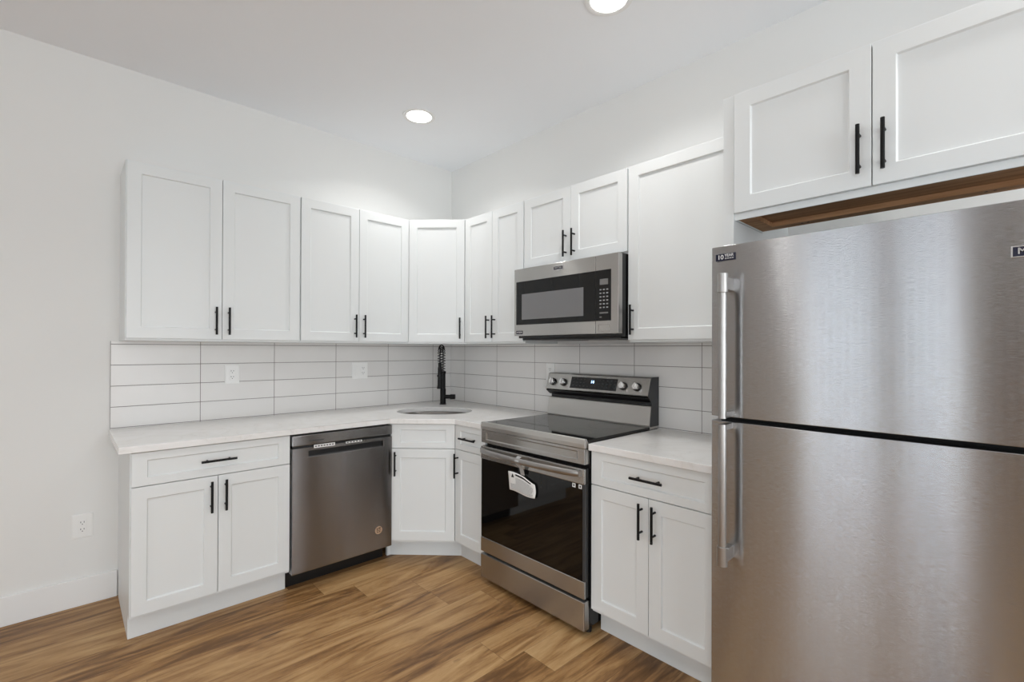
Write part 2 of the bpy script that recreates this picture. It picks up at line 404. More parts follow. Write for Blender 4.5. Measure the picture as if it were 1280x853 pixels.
def baseboard(name, x0, x1, y0, y1):
    struct(name, box(NB(), x0, x1, y0, y1, 0.0005, 0.143), 'trim_paint', bevel=0.003)
baseboard('baseboard_left', RX0, -2.212, -0.014, -0.0003)
baseboard('baseboard_rear', RX0 + .0003, RX0 + 0.014, -3.06, -0.015)
baseboard('baseboard_near', RX0 + .015, -0.015, RY0 + .0003, RY0 + 0.014)
baseboard('baseboard_right', -0.014, -0.0003, RY0 + .015, -3.48)

def backsplash(name, bm, m, label):
    return tag(obj(name, bm, m), label, 'backsplash')
backsplash('tile_backsplash', box(NB(), -2.247, -0.009, -0.0085, -0.0004, 0.9045, 1.3805), 'tile_left',
           'white long stacked tile backsplash along the left wall, with two outlet plates')
backsplash('tile_backsplash', box(NB(), -0.0085, -0.0004, -2.590, -0.0004, 0.9045, 1.3805), 'tile_right',
           'white long stacked tile backsplash along the right wall behind the range')

# recessed lamps
def recessed_light(x, y, label):
    t = thing('recessed_light', label, 'ceiling light', (x, y, H), group='round recessed lights in the ceiling')
    bm = NB(); n = 48; prof = [(0.105, -0.0004), (0.104, -0.004), (0.088, -0.006), (0.080, -0.002), (0.080, -0.0004)]
    rings = [[bm.verts.new((r * math.cos(k * 2 * math.pi / n), r * math.sin(k * 2 * math.pi / n), z)) for k in range(n)] for r, z in prof]
    for A, B in zip(rings, rings[1:] + rings[:1]):
        for k in range(n): bm.faces.new((A[k], A[(k + 1) % n], B[(k + 1) % n], B[k]))
    obj('trim_ring', bm, 'trim_paint', t, smooth=True)
    obj('lens', cyl(NB(), (0, 0, -0.003), (0, 0, -0.0006), 0.0795, 48), 'lamp_lens', t)
    ld = bpy.data.lights.new('lamp', 'AREA'); ld.shape = 'DISK'; ld.size = 0.15; ld.energy = LAMP_W; ld.color = LAMP_COL; ld.spread = R(135)
    lo = bpy.data.objects.new('lamp', ld); COL.objects.link(lo); lo.parent = t; lo.location = (0, 0, -0.008)
    return t
recessed_light(-0.735, -0.65, 'lit round recessed ceiling light nearest the room corner, above the sink')
recessed_light(-0.70, -2.13, 'lit round recessed ceiling light cut by the top edge, above the range side')
recessed_light(-0.70, -3.62, 'lit round recessed ceiling light behind the viewer near the right wall')
recessed_light(-2.75, -2.13, 'lit round recessed ceiling light over the open floor left of the viewer')
recessed_light(-2.75, -3.62, 'lit round recessed ceiling light just behind the viewer in the second row')
recessed_light(-4.6, -2.13, 'lit round recessed ceiling light by the rear windows, nearer the left wall')  # unseen lamp added as fill from behind the viewer
recessed_light(-4.6, -3.62, 'lit round recessed ceiling light by the rear windows, farther from the left wall')  # second unseen lamp added for fill

# unseen dark door, added in the rear wall to darken the fridge's reflection
o = bpy.data.objects.new('door_1', None); COL.objects.link(o); o['kind'] = 'structure'; o.location = (RX0 + .016, -3.62, 0); o.rotation_euler = (0, 0, R(90))
bm = NB(); box(bm, -.46, .46, -.016, .024, .004, 2.06)
for z0, z1 in ((.18, .95), (1.10, 1.92)):
    for x0, x1 in ((-.36, -.05), (.05, .36)): inset_panel(bm, x0, x1, z0, z1, -.016, -.022, .03, .03, .03, .03, .005)
obj('door_leaf', bm, 'dark_door', o, .002)
obj('handle', cyl(NB(), (.39, -.03, 1.0), (.39, -.075, 1.0), .024, 20), 'black_metal', o, smooth=True)
bm = NB()
for x0, x1, z0, z1 in ((-.55, -.465, .0005, 2.15), (.465, .55, .0005, 2.15), (-.465, .465, 2.065, 2.15)): box(bm, x0, x1, -.024, -.0005 + .016, z0, z1)
obj('door_frame', bm, 'trim_paint', o)

# ------------------------------------------------------------ outlets
def plate(name, label, loc, rotz, w, h, cat, kinds, m='white_plastic'):
    t = thing(name, label, cat, loc, rotz)
    bm = NB(); inset_panel(bm, -w / 2, w / 2, -h / 2, h / 2, -0.0003, -0.005, .003, .003, .003, .003, -0.001, 0.002)
    obj('cover_plate', bm, m, t, 0.0012)
    n = len(kinds); step = 0.046
    for i, kd in enumerate(kinds):
        cx = (i - (n - 1) / 2) * step
        obj('recess', box(NB(), cx - .0180, cx + .0180, -0.0058, -0.0050, -.035, .035), 'mid_grey', t)  # grey slip standing in for the shaded gap round the insert
        r = obj('receptacle' if kd == 'o' else 'rocker_switch', box(NB(), cx - .017, cx + .017, -0.0085, -0.0059, -.034, .034), m, t, 0.0015)
        bm = NB()
        if kd == 'o':
            for dz in (.018, -.018):
                for dx in (-.0065, .0065): box(bm, cx + dx - .0012, cx + dx + .0012, -0.0092, -0.0083, dz - .001, dz + .007)
                cyl(bm, (cx, -.0092, dz - .008), (cx, -.0083, dz - .008), .0024, 12)
            obj('slots', bm, 'ink', r)
        else:
            bm2 = box(bm, cx - .0125, cx + .0125, -0.0105, -0.0083, -.029, .029)
            obj('paddle', bm2, m, r, 0.001)
        for dz in (h / 2 - .010, -h / 2 + .010): obj('screw', cyl(NB(), (cx, -.0072, dz), (cx, -.0055, dz), .0026, 12), m, t)
    return t
plate('wall_outlet', 'white duplex outlet low on the left wall above the baseboard', (-2.354, 0, 0.413), 0, .084, .124, 'outlet', ['o'])
plate('wall_outlet', 'white duplex outlet on the left backsplash tiles under the widest wall cabinet', (-1.67, -.0085, 1.183), 0, .080, .118, 'outlet', ['o'])
plate('switch_plate', 'white two-gang plate with rocker switch and outlet on the left backsplash', (-0.835, -.0085, 1.183), 0, .120, .122, 'outlet', ['s', 'o'])
plate('wall_outlet', 'white outlet on the right backsplash just left of the range console', (-.0085, -1.165, 1.19), R(-90), .076, .118, 'outlet', ['o'])

# ------------------------------------------------------------ cabinets
HL = 0.152
def bar_pull(parent, x, z, vertical, y):
    """black bar pull on a front at local y (front face)"""
    r = 0.0058; h = HL / 2; so = 0.030
    def P(a, d): return (x, y - d, z + a) if vertical else (x + a, y - d, z)
    bm = NB(); cyl(bm, P(-h, so), P(h, so), r, 16)
    for s in (-1, 1): cyl(bm, P(s * .048, -0.0), P(s * .048, so), 0.0046, 12)
    return obj('handle', bm, 'black_metal', parent, smooth=True)
DT = 0.019
def door(root, x0, x1, z0, z1, yb, hx=None, hz=None, name='door', rail=0.057, stile=0.057, hv=True):
    g = 0.0015
    bm = NB(); inset_panel(bm, x0 + g, x1 - g, z0, z1, yb - 0.0005, yb - DT, stile, stile, rail, rail, 0.0085, 0.0035)
    d = obj(name, bm, 'cabinet_white', root, 0.0012, seg=2)
    if hx is not None: bar_pull(d, hx, hz, hv, yb - DT)
    return d
def carcass(bm, w, d, z0, z1, t=0.018, bottom_up=0.0):
    box(bm, 0, w, -d, -0.0005, z0, z1); return bm

UZ0, UZ1, DZ0, DZ1 = 1.381, 2.287, 1.393, 2.281
UD = 0.305
def wall_cabinet(label, loc, rotz, w, doors, z0=UZ0, z1=UZ1, d0=DZ0, d1=DZ1, handles=(), group=None):
    t = thing('wall_cabinet', label, 'cabinet', (loc[0], loc[1], z0), rotz)
    obj('body', box(NB(), 0.0004, w - 0.0004, -UD, -0.0006, 0, z1 - z0), 'cabinet_white', t, 0.001)
    e = 0.003
    n = doors; dw = (w - 2 * e) / n
    for i in range(n):
        door(t, e + i * dw, e + (i + 1) * dw, d0 - z0, d1 - z0, -UD, handles[i], d0 - z0 + 0.025 + HL / 2)
    return t
wall_cabinet('widest white two-door wall cabinet at the far left end of the run', (-2.2098, 0), 0, .8382, 2, handles=(.8382 / 2 - .031, .8382 / 2 + .031))
wall_cabinet('white two-door wall cabinet on the left wall beside the corner cabinet', (-1.3716, 0), 0, .762, 2, handles=(.381 - .031, .381 + .031))
wall_cabinet('white two-door wall cabinet on the right wall between corner and microwave', (0, -.6096), R(-90), .6096, 2, handles=(.3048 - .031, .3048 + .031))
wall_cabinet('short white two-door wall cabinet directly above the microwave', (0, -1.2192), R(-90), .762, 2, z0=1.838, d0=1.850, handles=(.381 - .031, .381 + .031))
wall_cabinet('wide single-door white wall cabinet between microwave and refrigerator', (0, -1.9812), R(-90), .6096, 1, handles=(.003 + .031,))

def diag_frame(total, depth):
    """diagonal front line from (-total,-depth) to (-depth,-total)"""
    a = Vector((-total, -depth)); b = Vector((-depth, -total)); return a, (b - a).length
def local_diag(t_origin, p):  # world xy -> local xy of a frame rotated -45deg at t_origin
    d = Vector(p) - Vector(t_origin); c, s = math.cos(R(45)), math.sin(R(45))
    return (d.x * c - d.y * s, d.x * s + d.y * c)
# corner wall cabinet
A, L = diag_frame(.6096, UD)
t = thing('corner_wall_cabinet', 'white single-door diagonal wall cabinet in the room corner above the faucet', 'cabinet', (A.x, A.y, UZ0), R(-45))
poly = [(-.6092, -.0006), (-.0006, -.0006), (-.0006, -.6092), (-UD, -.6092), (-.6092, -UD)]
bm = NB(); prism(bm, [local_diag(A, p) for p in poly], 0, UZ1 - UZ0)
obj('body', bm, 'cabinet_white', t, 0.001)
door(t, .012, L - .012, DZ0 - UZ0, DZ1 - UZ0, 0, L - .012 - .031, DZ0 - UZ0 + .025 + HL / 2)

bake_rotation(t)

# fridge cabinet, shallow box hung forward
t = thing('wall_cabinet', 'white two-door cabinet with raw brown underside above the refrigerator', 'cabinet', (0, -2.6305, 1.826), R(-90))
w = .8382; zt = 2.292 - 1.826; yb = -.330; yf = -.604
bm = NB()
box(bm, 0.0004, .006, yf, yb, 0.0, zt); box(bm, w - .006, w, yf, yb, 0.0, zt); box(bm, .018, w - .018, yf, yb, zt - .018, zt)
box(bm, .006, w - .006, yf, yf + .006, 0, zt - .018); box(bm, .018, w - .018, yb - .006, yb, .03, zt - .018)
obj('body', bm, 'cabinet_white', t)
bm = NB(); box(bm, .0065, w - .0065, yf + .0065, yb - .0062, .022, .032)
o = obj('bottom_panel', bm, 'raw_plywood', t); o['label'] = 'raw brown plywood underside'
bm = NB(); box(bm, .0065, w - .0065, yb - .060, yb - .0062, .004, .0215); o = obj('back_rail', bm, 'raw_plywood', t); o['label'] = 'raw brown wooden hanging rail'
bm = NB(); box(bm, .0065, .060, yf + .0065, yb - .0605, .004, .0215); o = obj('side_rail', bm, 'raw_plywood', t); o['label'] = 'raw brown wooden side rail'
for sx in (.16, .18, .66, .68):
    obj('screw', cyl(NB(), (sx, yb - .04, .0035), (sx, yb - .04, .0042), .004, 12), 'ink_dark', t)
for i, hx in ((0, w / 2 - .031), (1, w / 2 + .031)):
    door(t, .003 + i * (w - .006) / 2, .003 + (i + 1) * (w - .006) / 2, .023, .462, yf, hx, .06 + HL / 2)
# tall end panel
o = obj('end_panel', box(NB(), -.612, -.0004, -2.6300, -2.5915, 0.0005, 2.292), 'cabinet_white', None, 0.001)
tag(o, 'tall white end panel standing between the right-hand cabinets and the refrigerator', 'cabinet panel')

# base cabinets
BH = .872; BD = .610; TK = .546; TZ = .114
BD0, BD1, DR0, DR1 = .131, .711, .715, .867
def base_body(t, w):
    bm = NB(); box(bm, .0004, w - .0004, -BD, -.0006, TZ, BH)
    obj('body', bm, 'cabinet_white', t, 0.001)
    obj('toe_kick', box(NB(), .0004, w - .0004, -TK, -.02, 0.0005, TZ - .0003), 'cabinet_white', t)
def base_cabinet(label, loc, rotz, w, ndoor, side=None):
    t = thing('base_cabinet', label, 'cabinet', (loc[0], loc[1], 0), rotz)
    base_body(t, w); e = .003; dw = (w - 2 * e) / ndoor
    door(t, e, w - e, DR0, DR1, -BD, w / 2, (DR0 + DR1) / 2, name='drawer', rail=.036, stile=.057 if w > .4 else .048, hv=False)
    for i in range(ndoor):
        hx = (w / 2 + (-.031 if i == 0 else .031)) if ndoor == 2 else e + .031
        door(t, e + i * dw, e + (i + 1) * dw, BD0, BD1, -BD, hx, .614)
    return t
base_cabinet('white base cabinet with drawer and two doors at the left end, beside the dishwasher', (-2.2098, 0), 0, .6858, 2)
base_cabinet('narrow white base cabinet with small drawer and one door, left of the range', (0, -.9144), R(-90), .3040, 1)
base_cabinet('white base cabinet with drawer and two doors between range and refrigerator', (0, -1.9822), R(-90), .6088, 2)

A, L = diag_frame(.9144, BD)
t = thing('sink_base_cabinet', 'white diagonal corner base cabinet under the sink, with false drawer front', 'cabinet', (A.x, A.y, 0), R(-45))
OFF = .0745
def panelbm(pts, z0, z1):
    bm = NB(); prism(bm, [local_diag(A, p) for p in pts], z0, z1); return bm
obj('body', panelbm([(-.914, -BD), (-BD, -.914), (-BD + .013, -.914), (-.914, -BD + .013)], TZ, BH), 'cabinet_white', t)
obj('side_panel', panelbm([(-.914, -BD + .0135), (-.914, -.0006), (-.900, -.0006), (-.900, -BD + .0275 + .0)], TZ, BH), 'cabinet_white', t)
obj('side_panel', panelbm([(-BD + .0135, -.914), (-.0006, -.914), (-.0006, -.900), (-BD + .0275, -.900)], TZ, BH), 'cabinet_white', t)
k = .9144 + BD - .106
obj('toe_kick', panelbm([(-.897, -TK), (-(k - TK), -TK), (-TK, -(k - TK)), (-TK, -.9140), (-TK + .02, -.9140), (-TK + .02, -(k - TK) - .008 + .02), (-(k - TK) - .008 + .02, -TK + .02), (-.897, -TK + .02)], 0.0005, TZ - .0003), 'cabinet_white', t)
door(t, .012, L - .012, BD0, BD1, 0, .012 + .031, .62)
door(t, .012, L - .012, DR0, DR1, 0, None, None, name='false_drawer_front', rail=.036)

bake_rotation(t)

# ------------------------------------------------------------ countertops
CT0, CT1 = .8725, .904
def slab(name, outer, hole, label):
    bm = NB(); loops = [outer] + ([hole] if hole else [])
    tri = tessellate_polygon([[Vector((x, y, 0)) for x, y in l] for l in loops])
    flat = [p for l in loops for p in l]
    tv = [bm.verts.new((x, y, CT1)) for x, y in flat]; bv = [bm.verts.new((x, y, CT0)) for x, y in flat]
    for a in tri: bm.faces.new([tv[i] for i in a]); bm.faces.new([bv[i] for i in a[::-1]])
    o = 0
    for l in loops:
        n = len(l)
        for i in range(n): bm.faces.new((tv[o + i], tv[o + (i + 1) % n], bv[o + (i + 1) % n], bv[o + i]))
        o += n
    return tag(obj(name, bm, 'quartz', None, 0.0025), label, 'countertop')
SC = Vector((-.505, -.505)); SA, SB = .262, .200
def oval(a, b, n=56, e=2.35):
    out = []
    for i in range(n):
        th = 2 * math.pi * i / n; c, s = math.cos(th), math.sin(th)
        x = a * math.copysign(abs(c) ** (2 / e), c); y = b * math.copysign(abs(s) ** (2 / e), s)
        q = R(-45); out.append((SC.x + x * math.cos(q) - y * math.sin(q), SC.y + x * math.sin(q) + y * math.cos(q)))
    return out
slab('countertop', [(-2.252, -.0006), (-.0006, -.0006), (-.0006, -1.2165), (-.650, -1.2165), (-.650, -.943), (-.943, -.650), (-2.252, -.650)], oval(SA, SB),
     'white quartz L-shaped countertop wrapping the corner, with the sink cut into it')
slab('countertop', [(-.0006, -1.984), (-.0006, -2.591), (-.650, -2.591), (-.650, -1.984)], None,
     'short white quartz countertop between the range and the refrigerator')

# sink
t = thing('sink', 'oval stainless undermount sink set in the corner countertop', 'sink', (SC.x, SC.y, .70))
bm = NB(); rings = []
for sc, z in ((1.09, .871), (1.02, .871), (1.005, .866), (.99, .84), (.97, .75), (.93, .712), (.82, .700), (.5, .696), (.11, .694)):
    rings.append([bm.verts.new((x - SC.x, y - SC.y, z - .70)) for x, y in oval(SA * sc, SB * sc)])
for P, Q in zip(rings, rings[1:]):
    n = len(P)
    for i in range(n): bm.faces.new((P[i], P[(i + 1) % n], Q[(i + 1) % n], Q[i]))
o = obj('basin', bm, 'sink_steel', t, smooth=True); md = o.modifiers.new('thick', 'SOLIDIFY'); md.thickness = .0015; md.offset = 1
o = obj('drain', cyl(NB(), (0, 0, -.008), (0, 0, -.003), .045, 32), 'chrome', t, 0.001, smooth=True)
obj('drain_grid', cyl(NB(), (0, 0, -.0029), (0, 0, -.0015), .026, 24), 'black_metal', o)

# faucet
FX, FY = -.232, -.212
t = thing('faucet', 'black spring-neck pull-down kitchen faucet standing behind the sink', 'faucet', (FX, FY, CT1 + .0003), R(-45))
# local -y points to the sink (toward the viewer)
obj('base', cyl(cyl(NB(), (0, 0, 0), (0, 0, .006), .027, 32), (0, 0, .006), (0, 0, .125), .0225, 32), 'black_metal', t, .001, smooth=True)
obj('side_valve', cyl(cyl(NB(), (.0, 0, .060), (.058, 0, .060), .0165, 28), (.058, 0, .060), (.098, 0, .060), .0195, 28), 'black_metal', t, .001, smooth=True)
obj('riser', cyl(cyl(NB(), (0, 0, .125), (0, 0, .262), .0195, 28), (0, 0, .246), (0, 0, .262), .023, 28), 'black_metal', t, smooth=True)
def arc_point(s):
    # up from the riser, over, down to the spray head
    R0 = .068; h1 = .388; 
    L1 = h1 - .262; L2 = math.pi * R0; L3 = h1 - .335
    d = s * (L1 + L2 + L3)
    if d < L1: return Vector((0, 0, .262 + d))
    d -= L1
    if d < L2:
        a = d / R0; return Vector((0, -R0 + R0 * math.cos(a), h1 + R0 * math.sin(a)))
    return Vector((0, -2 * R0, h1 - (d - L2)))
N = 120
obj('hose', tube(NB(), [arc_point(i / 60) for i in range(61)], .0045, 12), 'black_plastic', t, smooth=True)
pts = []; turns = 19; M_ = turns * 14
for i in range(M_ + 1):
    s = i / M_; p = arc_point(s); q = arc_point(min(1, s + .002)) - arc_point(max(0, s - .002)); q.normalize()
    sx_ = Vector((1, 0, 0)); n_ = q.cross(sx_); a = 2 * math.pi * turns * s
    pts.append(p + (sx_ * math.cos(a) + n_ * math.sin(a)) * .0165)
obj('spring_coil', tube(NB(), pts, .0027, 7), 'black_metal', t, smooth=True)
bm = NB(); cyl(bm, (0, -.136, .335), (0, -.136, .300), .0135, 24); cyl(bm, (0, -.136, .300), (0, -.136, .165), .016, 24, .018); cyl(bm, (0, -.136, .165), (0, -.136, .135), .018, 24, .023)
obj('spray_head', bm, 'black_metal', t, smooth=True)
bm = NB(); tube(bm, [(0, 0, .255), (0, -.05, .245), (0, -.118, .232)], .006, 12); cyl(bm, (0, -.136, .226), (0, -.136, .242), .0215, 28)
obj('holder_arm', bm, 'black_metal', t, smooth=True)

# ------------------------------------------------------------ dishwasher
DX0, DX1 = -1.5205, -.9200
t = thing('dishwasher', 'stainless steel built-in dishwasher under the countertop on the left', 'dishwasher', (DX0, 0, 0))
w = DX1 - DX0; yF = -.645
obj('body', box(NB(), .004, w - .004, -.60, -.02, .10, .866), 'black_plastic', t)
obj('toe_panel', box(NB(), .004, w - .004, -.535, -.50, .0005, .10), 'black_plastic', t)
obj('control_strip', box(NB(), 0, w, yF, -.601, .806, .862), 'steel_dark', t, .003)
obj('control_lip', box(NB(), .004, w - .004, -.630, -.601, .792, .8055), 'black_plastic', t)
bm = NB(); inset_panel(bm, 0, w, .103, .7915, -.601, yF, .085, .058, .018, .635, .026, .004)
d = obj('door', bm, 'steel_dark', t, .002)
obj('handle_pocket', box(NB(), .090, w - .063, -.6245, -.6195, .742, .7695), 'black_plastic', d)
s = obj('sticker', box(NB(), .115, .235, yF - .0006, yF - .0001, .784, .802), 'paper', t); s['label'] = 'white paper sticker with small print'
bm = NB()
for i in range(7): box(bm, .121 + i * .016, .131 + i * .016, yF - .0011, yF - .0006, .790, .7965)
obj('print', bm, 'ink', s)
s = obj('sticker', box(NB(), .30, .40, yF - .0006, yF - .0001, .7855, .796), 'paper', t)
bm = NB()
for i in range(5): box(bm, .305 + i * .019, .317 + i * .019, yF - .0011, yF - .0006, .788, .794)
obj('print', bm, 'ink', s)
obj('indicator', box(NB(), .09, .17, yF - .0006, yF - .0001, .825, .829), 'ink', t)
s = obj('round_sticker', cyl(NB(), (.511, yF - .0006, .222), (.511, yF - .0001, .222), .024, 32), 'copper_sticker', t); s['label'] = 'round copper-coloured sticker near the lower right corner'
bm = NB()
for a, b, c, d_ in ((.498, .506, .226, .236), (.510, .524, .228, .238), (.496, .526, .219, .223), (.500, .510, .208, .215), (.514, .522, .208, .216)): box(bm, a, b, yF - .0011, yF - .0006, c, d_)
obj('print', bm, 'brown_print', s)

# ------------------------------------------------------------ range
t = thing('range', 'stainless steel electric range with black glass oven door and back console', 'stove', (0, -1.2192, 0), R(-90))
w0, w1 = .0035, .7585
RF = -.665
obj('body', box(NB(), .006, w1 - .003, -.625, -.012, .035, .903), 'black_enamel', t, .002)
# cooktop
obj('cooktop', box(NB(), w0, w1, -.652, -.100, .904, .9185), 'cooktop_glass', t, .002)
bm = NB()
prism(bm, [(-.640, .880), (RF - .004, .880), (RF - .006, .9), (RF - .002, .922), (-.653, .9245), (-.640, .9035)], w0 - .001, w1 + .001, 'x')
obj('front_rim', bm, 'steel_bright', t, .002)
bm = NB(); inset_panel(bm, w0, w1, .805, .8785, -.626, RF - .002, .045, .045, .014, .018, .004, .003)
obj('control_band', bm, 'steel', t, .003)
for cx, cy, r in ((.19, -.50, .105), (.57, -.50, .09), (.19, -.24, .075), (.57, -.24, .10)):
    bm = NB(); n = 56
    R1, R2 = r, r - .0016
    a = [bm.verts.new((cx + R1 * math.cos(k * 2 * math.pi / n), cy + R1 * math.sin(k * 2 * math.pi / n), .9187)) for k in range(n)]
    b = [bm.verts.new((cx + R2 * math.cos(k * 2 * math.pi / n), cy + R2 * math.sin(k * 2 * math.pi / n), .9187)) for k in range(n)]
    for k in range(n): bm.faces.new((a[k], a[(k + 1) % n], b[(k + 1) % n], b[k]))
    obj('burner_ring', bm, 'dark_grey', t)
# oven door
dr = obj('oven_door', box(NB(), w0, w1, -.655, -.627, .183, .785), 'black_enamel', t)
g = obj('glass', box(NB(), w0 + .001, w1 - .014, RF - .001, -.6555, .262, .712), 'black_glass', dr, .001)
obj('top_trim', box(NB(), w0, w1, RF - .006, -.6555, .7125, .785), 'steel', dr, .004)
bt = obj('bottom_trim', box(NB(), w0, w1, RF - .004, -.6555, .180, .2615), 'steel', dr, .003)
obj('side_trim', box(NB(), w1 - .0135, w1, RF, -.6555, .262, .712), 'dark_grey', dr)
pts = []
for i in range(33):
    s = i / 32; x = .022 + s * .708; b_ = math.sin(math.pi * s) ** .6 if 0 < s < 1 else 0
    pts.append((x, RF - .014 - .034 * b_, .762))
bm = NB(); tube(bm, pts, .012, 16, ell=(.0095, .0155), upv=(0, 0, 1))
box(bm, .015, .040, RF - .020, RF - .004, .748, .776); box(bm, .712, .737, RF - .020, RF - .004, .748, .776)
obj('handle', bm, 'steel_smooth', dr, smooth=True)
for a in (.684, .722):
    s = obj('sticker', box(NB(), a, a + .019, RF - .0017, RF - .0012, .690, .709), 'paper', dr)
    obj('print', box(NB(), a + .006, a + .013, RF - .0022, RF - .0017, .6945, .7045), 'ink_dark', s)
# storage drawer
obj('storage_drawer', box(NB(), w0, w1, RF - .004, -.630, .030, .166), 'steel', t, .004)
for fx in (.03, .73):
    for fy in (-.60, -.06): obj('foot', cyl(NB(), (fx, fy, .0004), (fx, fy, .034), .016, 16), 'rubber', t)
# backguard
bm = NB(); prism(bm, [(-.012, .904), (-.100, .904), (-.104, .925), (-.088, 1.030), (-.060, 1.030), (-.012, 1.030)], w0, w1, 'x')
obj('back_panel', bm, 'steel_bright', t, .001)
bm = NB(); prism(bm, [(-.012, 1.0305), (-.066, 1.0305), (-.066, 1.052), (-.012, 1.052)], w0 + .004, w1 - .004, 'x')
obj('vent_gap', bm, 'black_plastic', t)
bm = NB(); prism(bm, [(-.012, 1.0525), (-.082, 1.0525), (-.118, 1.080), (-.112, 1.0865), (-.012, 1.0865)], w0 + .001, w1 - .001, 'x')
obj('console_lip', bm, 'black_enamel', t, .001)
face = [(-.012, 1.087), (-.119, 1.087), (-.120, 1.092), (-.088, 1.184), (-.082, 1.190), (-.012, 1.190)]
bm = NB(); prism(bm, face, w0, w1, 'x')
con = obj('console', bm, 'steel', t, .0015)
bm = NB(); prism(bm, [(-.012, .9195), (-.096, .9195), (-.100, .93), (-.084, 1.040), (-.090, 1.054), (-.120, 1.084), (-.120, 1.092), (-.088, 1.184), (-.080, 1.191), (-.012, 1.191)], w1 + .0002, w1 + .004, 'x')
obj('end_cap', bm, 'dark_grey', t)
# face frame: point on the sloped face at parameter v (0 bottom .. 1 top), offset n outwards
fdir = Vector((0, .032, .092)).normalized(); fn = Vector((0, -.092, .032)).normalized()
tilt = math.atan2(.032, .092)
def on_face(x, v, n=0): return Vector((x, -.120, 1.092)) + fdir * (v * .0974) + fn * n
def face_box(name, x0, x1, v0, v1, n0, n1, m, parent):
    bm = NB(); vs = []
    for n_ in (n0, n1):
        for x, v in ((x0, v0), (x1, v0), (x1, v1), (x0, v1)): vs.append(bm.verts.new(on_face(x, v, n_)))
    for f in ((0, 3, 2, 1), (4, 5, 6, 7), (0, 1, 5, 4), (1, 2, 6, 5), (2, 3, 7, 6), (3, 0, 4, 7)): bm.faces.new([vs[i] for i in f])
    return obj(name, bm, m, parent)
dp = face_box('display', .205, .548, .12, .86, .0002, .0015, 'black_glass', con)
bm = NB()
for r_ in range(3):
    for c_ in range(12):
        if 4 <= c_ <= 6 and r_ > 0: continue
        x = .222 + c_ * .028; v = .27 + r_ * .22
        vs = [bm.verts.new(on_face(a, b, .0018)) for a, b in ((x, v), (x + .012, v), (x + .012, v + .035), (x, v + .035))]; bm.faces.new(vs)
obj('key_legends', bm, 'dark_grey', dp)
p = on_face(.372, .58, .0019)
text('clock_digits', '14', .026, 'clock_glow', dp, p, rot=(R(90) - tilt, 0, 0), ext=.0002, bold=.0006)
for kx in (.057, .147, .592, .682):
    kb = obj('knob', cyl(NB(), on_face(kx, .45, .0005), on_face(kx, .45, .011), .0235, 32), 'black_enamel', con, .0015, smooth=True)
    cp = obj('knob_cap', cyl(NB(), on_face(kx, .45, .011), on_face(kx, .45, .026), 0.0200, 32, .0180), 'chrome', kb, .001, smooth=True)
    bm = NB(); vs = []
    for n_ in (.0262, .034):
        for a, b in ((-.0045, .26), (.0045, .26), (.0045, .64), (-.0045, .64)): vs.append(bm.verts.new(on_face(kx + a, b, n_)))
    for f in ((0, 3, 2, 1), (4, 5, 6, 7), (0, 1, 5, 4), (1, 2, 6, 5), (2, 3, 7, 6), (3, 0, 4, 7)): bm.faces.new([vs[i] for i in f])
    obj('grip', bm, 'chrome', kb, .0012)

# the tag's strap loops over the handle, so their bounds meet
# paper tag hanging from the oven handle
t = thing('paper_tag', 'white printed paper tag hanging on the black oven door glass', 'tag', (0, -1.2192, 0), R(-90))
bm = NB(); nx, nz = 14, 8; grid = []
for j in range(nz + 1):
    row = []
    for i in range(nx + 1):
        s, v = i / nx, j / nz
        x = .240 + .205 * s + (.012 * (1 - v) * (1 - s)) + .012 * math.sin(v * 3.1) * s * .6
        z = .585 + .098 * v - .004 * s - (.028 * max(0, s - .62) / .38 if j == nz else .028 * max(0, s - .62) / .38 * v) + .004 * math.sin(s * 6)
        y = RF - .0075 - .007 * math.sin(s * math.pi) * (1 - .3 * v) - .004 * s
        row.append(bm.verts.new((x, y, z)))
    grid.append(row)
for j in range(nz):
    for i in range(nx): bm.faces.new((grid[j][i], grid[j][i + 1], grid[j + 1][i + 1], grid[j + 1][i]))
co = [[v.co.copy() for v in r] for r in grid]
sh = obj('sheet', bm, 'paper', t, smooth=True); md = sh.modifiers.new('thick', 'SOLIDIFY'); md.thickness = .0005
def sheet_pt(s, v):
    i = min(nx - 1, int(s * nx)); j = min(nz - 1, int(v * nz)); a = s * nx - i; b = v * nz - j
    p = co[j][i] * (1 - a) * (1 - b) + co[j][i + 1] * a * (1 - b) + co[j + 1][i] * (1 - a) * b + co[j + 1][i + 1] * a * b
    return p + Vector((0, -.0012, 0))
def mark(bm, s0, s1, v0, v1):
    n = max(1, int((s1 - s0) * 14))
    for k_ in range(n):
        a, b = s0 + (s1 - s0) * k_ / n, s0 + (s1 - s0) * (k_ + 1) / n
        bm.faces.new([bm.verts.new(sheet_pt(*q)) for q in ((a, v0), (b, v0), (b, v1), (a, v1))])
bm = NB()
for k_ in range(9):
    v = .10 + k_ * .075; s = .08 if k_ < 4 else .30
    end = .93 - random.random() * .08
    while s < end:
        l = .03 + random.random() * .07; mark(bm, s, min(end, s + l), v, v + .028); s += l + .02
obj('print', bm, 'ink', sh)
bm = NB(); mark(bm, .30, .86, .84, .93)
bm.faces.new([bm.verts.new(sheet_pt(*q)) for q in ((.12, .70), (.24, .72), (.18, .92))])
obj('heading', bm, 'ink_dark', sh)
bm = NB()
pp = [(-.6795 - .0, .684), (-.690, .72), (-.7135, .742), (-.7255, .762), (-.715, .780), (-.700, .786)]
for (ya, za), (yb_, zb_) in zip(pp, pp[1:]):
    bm.faces.new([bm.verts.new(q) for q in ((.345, ya, za), (.375, ya, za), (.375, yb_, zb_), (.345, yb_, zb_))])
bmesh.ops.remove_doubles(bm, verts=bm.verts[:], dist=1e-5)
